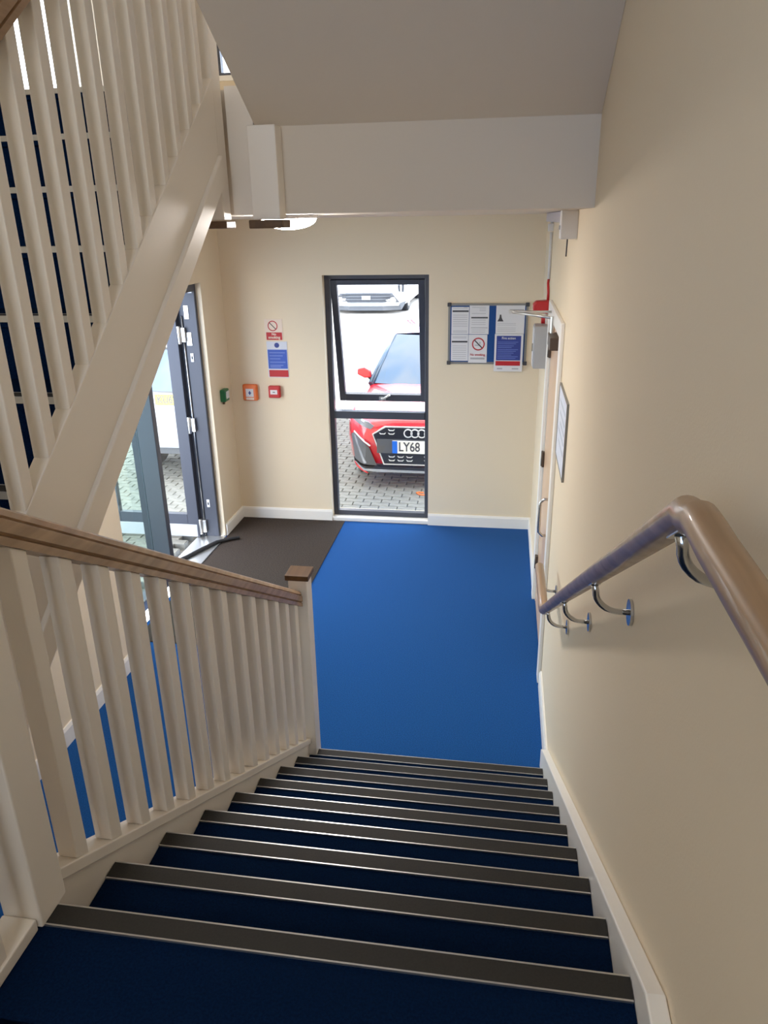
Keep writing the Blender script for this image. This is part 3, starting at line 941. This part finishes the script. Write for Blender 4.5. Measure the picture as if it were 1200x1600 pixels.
def car(name, label, loc, rz, paint, hw, L, hood, belt, roof, wsb, wst, rst, rsb, clear=.20):
    """body with front at y=0 looking -y; wsb/wst windscreen base/top, rst/rsb rear screen top/base (distances from the nose)"""
    t = thing(name, label, 'car', loc, (0, 0, rz))
    # plan curve of the nose and tail
    def w_at(y):
        e = min(y, L - y)
        q = max(0., 1 - e / .60)
        return hw * (1 - .30 * q ** 2.3)
    ys = [0, .012, .04, .09, .16, .26, .4, .6, wsb * .8, wsb, wst, (wst + rst) / 2, rst, rsb, L - .6, L - .4, L - .26, L - .16, L - .09, L - .04, L - .012, L]
    ys = sorted(set(round(y, 3) for y in ys))
    vs, fs = [], []
    def top_at(y):
        if y <= wsb:
            return hood + (belt - hood) * (y / wsb) ** .6
        if y >= rsb:
            q = (L - y) / max(.01, L - rsb)
            return belt - .02 - .10 * (1 - q)
        return belt
    rows = 0
    for y in ys:
        w = w_at(y)
        zt = top_at(y)
        e = min(y, L - y)
        dn = .06 * max(0, 1 - e / .12) ** 2
        lo = clear + .10 * max(0, 1 - e / .25)
        half = [(0, lo - .01), (w * .80, lo), (w * .97, lo + .10), (w, (lo + zt) * .5), (w * .985, zt - .16), (w * .93, zt - .05 - dn), (w * .80, zt - .012 - dn), (w * .4, zt + .012 - dn), (0, zt + .018 - dn)]
        pts = half + [(-p[0], p[1]) for p in half[-2:0:-1]]
        rows = len(pts)
        vs += [(p[0], y, p[1]) for p in pts]
    for i in range(len(ys) - 1):
        for k in range(rows):
            fs.append((i * rows + k, i * rows + (k + 1) % rows, (i + 1) * rows + (k + 1) % rows, (i + 1) * rows + k))
    fs += [tuple(range(rows)), tuple(range(len(ys) * rows - 1, (len(ys) - 1) * rows - 1, -1))]
    body = ob('body', MB().add(vs, fs, True), paint, t)
    # cabin
    wb, wr = hw * .84, hw * .62
    zb, zr = belt - .01, roof
    P = lambda s, y, z, w: (s * w, y, z)
    rf = MB().add([P(s, y, z, w) for s in (-1, 1) for y, z, w in ((wst, zr - .03, wr), (wst + .3, zr, wr), (rst - .2, zr - .01, wr), (rst, zr - .05, wr))] +
                  [P(s, y, z, w) for s in (-1, 1) for y, z, w in ((wst, zr - .06, wr), (wst + .3, zr - .05, wr), (rst - .2, zr - .06, wr), (rst, zr - .09, wr))] +
                  [(0, y, z) for y, z in ((wst - .03, zr), (wst + .3, zr + .035), (rst - .2, zr + .025), (rst + .02, zr - .02))],
                  [(0, 1, 17, 16), (1, 2, 18, 17), (2, 3, 19, 18), (16, 17, 5, 4), (17, 18, 6, 5), (18, 19, 7, 6), (0, 8, 9, 1), (1, 9, 10, 2), (2, 10, 11, 3), (4, 5, 13, 12), (5, 6, 14, 13), (6, 7, 15, 14)], True)
    ob('roof', rf, paint, t)
    pl = MB()
    for s in (-1, 1):
        for (ya, wa, za, yb2, wb2, zb2) in ((wsb, wb, zb, wst, wr, zr - .04), (rsb, wb, zb, rst, wr, zr - .06), ((wsb + rsb) / 2 + .1, wb + .02, zb, (wst + rst) / 2, wr + .01, zr - .05)):
            pl.tube([(s * wa, ya, za), (s * (wa * .45 + wb2 * .55) , (ya + yb2) / 2, (za + zb2) / 2 + .02), (s * wb2, yb2, zb2)], .038, 8)
    ob('pillars', pl, 'car_glass', t)
    nx = 6
    def screen(y0, z0, w0, y1, z1, w1, bow):
        v, q = [], []
        for j in range(4):
            tt = j / 3
            for i in range(nx + 1):
                u = i / nx * 2 - 1
                w = w0 + (w1 - w0) * tt
                v.append((u * w, y0 + (y1 - y0) * tt - bow * (1 - u * u), z0 + (z1 - z0) * tt + abs(bow) * .25 * math.sin(tt * math.pi)))
        for j in range(3):
            for i in range(nx):
                q.append((j * (nx + 1) + i, j * (nx + 1) + i + 1, (j + 1) * (nx + 1) + i + 1, (j + 1) * (nx + 1) + i))
        return MB().add(v, q, True)
    ob('windscreen', screen(wsb + .03, zb + .01, wb - .01, wst, zr - .035, wr - .01, .12), 'car_glass', t)
    ob('rear_window', screen(rsb - .03, zb + .01, wb - .01, rst, zr - .06, wr - .01, -.08), 'car_glass', t)
    for s in (-1, 1):
        ob('side_window', MB().add([(s * (wb - .005), wsb + .04, zb), (s * (wb - .005), rsb - .04, zb), (s * (wr - .005), rst, zr - .07), (s * (wr - .005), wst, zr - .05)], [(0, 1, 2, 3)]), 'car_glass', t)
        mm = MB().prism([(.0, -.05), (.10, -.06), (.20, -.01), (.19, .07), (.10, .085), (.02, .04)], 1, 0, .09)
        mm.v = [(s * (hw * .86 + v[0]), v[1] + wsb + .18, v[2] + belt + .09) for v in mm.v]
        mr = ob('mirror', mm, paint, t, .018)
        ms = MB().tube([(s * hw * .84, wsb + .23, belt - .03), (s * (hw * .86 + .06), wsb + .23, belt + .05)], .02, 6)
        ob('mirror_arm', ms, 'car_black', mr)
        for yy in (.78, L - .78):
            wm = MB().disc((s * (hw - .27), yy, .335), 0, .33, s * .215, 28)
            wl = ob('wheel', wm, 'rubber', t, .02)
            ob('rim', MB().disc((s * (hw - .056), yy, .335), 0, .225, s * .006, 24), 'alu', wl)
    return t, w_at


def conform(t, w_at, name, poly, m, off=.01, thick=.0, parent=None, L=None):
    """panel drawn in (x, z) laid on the curved nose (or on the tail when L is given)"""
    b = bmesh.new()
    f = b.faces.new([b.verts.new((p[0], 0, p[1])) for p in poly])
    bmesh.ops.triangulate(b, faces=[f])
    bmesh.ops.subdivide_edges(b, edges=b.edges[:], cuts=3, use_grid_fill=True)
    for v in b.verts:
        ax = abs(v.co.x)
        y = 0
        lo, hi = 0., 1.2
        if ax > w_at(0) * .98:
            for _ in range(26):
                mid = (lo + hi) / 2
                if w_at(mid) * .985 < ax:
                    lo = mid
                else:
                    hi = mid
            y = hi
        v.co.y = (y - off) if L is None else (L - y + off)
    bmesh.ops.recalc_face_normals(b, faces=b.faces)
    me = bpy.data.meshes.new(name)
    b.to_mesh(me)
    b.free()
    o = link(name, me, m, parent or t)
    if thick:
        sld = o.modifiers.new('thickness', 'SOLIDIFY')
        sld.thickness = thick
        sld.offset = 0
    return o


def mir(p):
    return [(-q[0], q[1]) for q in reversed(p)]


pm = ob('paint_mark', MB().tube([(.14, 7.06, .004), (.09, 7.07, .004), (.06, 7.05, .004), (.09, 7.0, .004), (.14, 6.98, .004), (.17, 6.99, .004)], .011, 6), 'orange_plastic')
tag(pm, 'small orange paint mark on the paving under the window', 'mark')
# red hatchback facing the window
rc, wa = car('car', 'red hatchback parked nose up to the window', (.065, 7.22, 0), 0, 'car_red', .93, 4.3, .80, .98, 1.54, 1.32, 2.15, 3.75, 4.12)
hexg = [(-.383, .742), (.383, .742), (.529, .655), (.405, .305), (-.405, .305), (-.529, .655)]
conform(rc, wa, 'grille_surround', [(-.40, .755), (.40, .755), (.547, .66), (.418, .288), (-.418, .288), (-.547, .66)], 'chrome', .012, .012)
gl = conform(rc, wa, 'grille', hexg, 'car_black', .020, .012)
for row, (z, n0) in enumerate(((.715, 7), (.672, 9), (.395, 7), (.35, 7))):
    for i in range(n0):
        x = (i - (n0 - 1) / 2) * .105
        if abs(x) < .22 and z > .6 or abs(x) < .02 and z < .4:
            continue
        gs = MB().prism([(-.040, .010), (-.026, -.010), (.026, -.010), (.040, .010), (.028, .006), (.018, -.001), (-.018, -.001), (-.028, .006)], 1, -.036, -.028)
        gs.v = [(v[0] + x, v[1], v[2] + z) for v in gs.v]
        ob('grille_slat', gs, 'chrome', gl)
ob('centre_bar', MB().box(-.49, .49, -.034, -.024, .435, .605), 'car_grey', gl)
for i in range(4):
    x = (i - 1.5) * .079
    ob('emblem_ring', MB().ring((x, -.052, .683), 1, .052, .012, .012, 28), 'chrome', rc)
npl = ob('number_plate', MB().box(-.305, .265, -.05, -.036, .44, .592), 'plate_white', rc, .004)
ob('plate_band', MB().box(-.305, -.245, -.0515, -.0505, .442, .590), 'plate_blue', npl)
text('lettering', 'LY68', 'ink', npl, (-.232, -.0515, .516), SQ, .155, .78, .002, 'LEFT')
for s in (1, -1):
    pz = lambda p: p if s == 1 else mir(p)
    conform(rc, wa, 'air_intake', pz([(-.845, .585), (-.80, .625), (-.66, .555), (-.59, .50), (-.50, .275), (-.70, .285), (-.79, .31)]), 'car_grey', .014, .006)
    conform(rc, wa, 'intake_blade', pz([(-.80, .60), (-.77, .60), (-.62, .30), (-.66, .30)]), 'headlamp', .024, .006)
    conform(rc, wa, 'intake_trim', pz([(-.80, .638), (-.66, .568), (-.58, .51), (-.565, .52), (-.65, .585), (-.79, .652)]), 'car_white', .022, .006)
    conform(rc, wa, 'headlamp', pz([(-.80, .79), (-.56, .715), (-.52, .755), (-.58, .80), (-.78, .86)]), 'headlamp', .014, .008)
conform(rc, wa, 'lower_lip', [(-.70, .255), (-.50, .262), (.50, .262), (.70, .255), (.66, .215), (-.66, .215)], 'car_black', .016, .01)
conform(rc, wa, 'lip_trim', [(-.79, .275), (-.66, .232), (-.50, .222), (.50, .222), (.66, .232), (.79, .275), (.66, .210), (.50, .198), (-.50, .198), (-.66, .210)], 'headlamp', .024, .01)
conform(rc, wa, 'lower_skirt', [(-.80, .265), (-.62, .20), (-.60, .175), (-.76, .22)], 'car_red', .02, .01)

# white utility vehicle across the yard
wc, wb_ = car('car', 'white utility vehicle with dark grille at the far side of the yard', (-2.34, 17.4, .86), 0, 'car_white', 1.0, 4.7, .80, .98, 1.62, 1.35, 2.05, 4.1, 4.5, clear=.13)
gl = conform(wc, wb_, 'grille', [(-.64, .49), (.64, .49), (.80, .27), (-.80, .27)], 'car_grey', .014, .01)
ob('emblem', MB().box(-.11, .11, -.04, -.031, .33, .43), 'headlamp', gl, .02)
for z in (.31, .38, .45):
    ob('grille_bar', MB().box(-.6, .6, -.030, -.024, z - .008, z + .008), 'car_black', gl)
npw = ob('number_plate', MB().box(-.3, .3, -.05, -.012, .535, .645), 'plate_white', wc, .004)
text('lettering', 'NO2  LLJ', 'grey_ink', npw, (0, -.0515, .59), SQ, .12, .9, .001)
conform(wc, wb_, 'lower_bumper', [(-.94, .27), (-.80, .24), (.80, .24), (.94, .27), (.84, .08), (-.84, .08)], 'car_grey', .014, .01)
conform(wc, wb_, 'bumper_trim', [(-.82, .255), (.82, .255), (.78, .185), (-.78, .185)], 'car_silver', .03, .01)
for s in (1, -1):
    pz = lambda p: p if s == 1 else mir(p)
    hl = conform(wc, wb_, 'headlamp', pz([(-.95, .72), (-.80, .70), (-.72, .60), (-.80, .47), (-.90, .48), (-.96, .58)]), 'headlamp', .014, .008)
    conform(wc, wb_, 'lamp_bar', pz([(-.90, .71), (-.86, .70), (-.86, .50), (-.89, .50)]), 'car_black', .026, .006, hl)
    conform(wc, wb_, 'lamp_bar', pz([(-.81, .68), (-.775, .66), (-.79, .52), (-.82, .51)]), 'car_black', .026, .006, hl)

# silver car beside it, tail towards the entrance
sc_, ws_ = car('car', 'silver hatchback seen tail on through the open entrance door', (-2.80, 7.15 + 4.3, 0), math.pi, 'car_silver', .93, 4.3, .86, 1.12, 1.62, 1.2, 2.0, 3.85, 4.2, clear=.34)
npy = ob('number_plate', MB().box(-.29, .29, 4.305, 4.322, .97, 1.10), 'plate_yellow', sc_, .003)
text('lettering', 'KU62', 'ink', npy, (.26, 4.3235, 1.035), (math.pi / 2, 0, math.pi), .125, .85, .002, 'LEFT')
for s in (1, -1):
    pz = lambda p: p if s == 1 else mir(p)
    conform(sc_, ws_, 'tail_lamp', pz([(-.90, 1.02), (-.60, 1.0), (-.62, .86), (-.88, .84)]), 'tail_red', .012, .01, None, 4.3)
conform(sc_, ws_, 'rear_bumper', [(-.86, .70), (.86, .70), (.82, .45), (-.82, .45)], 'car_silver', .03, .02, None, 4.3)
conform(sc_, ws_, 'bumper_valance', [(-.72, .45), (.72, .45), (.66, .37), (-.66, .37)], 'car_grey', .018, .012, None, 4.3)
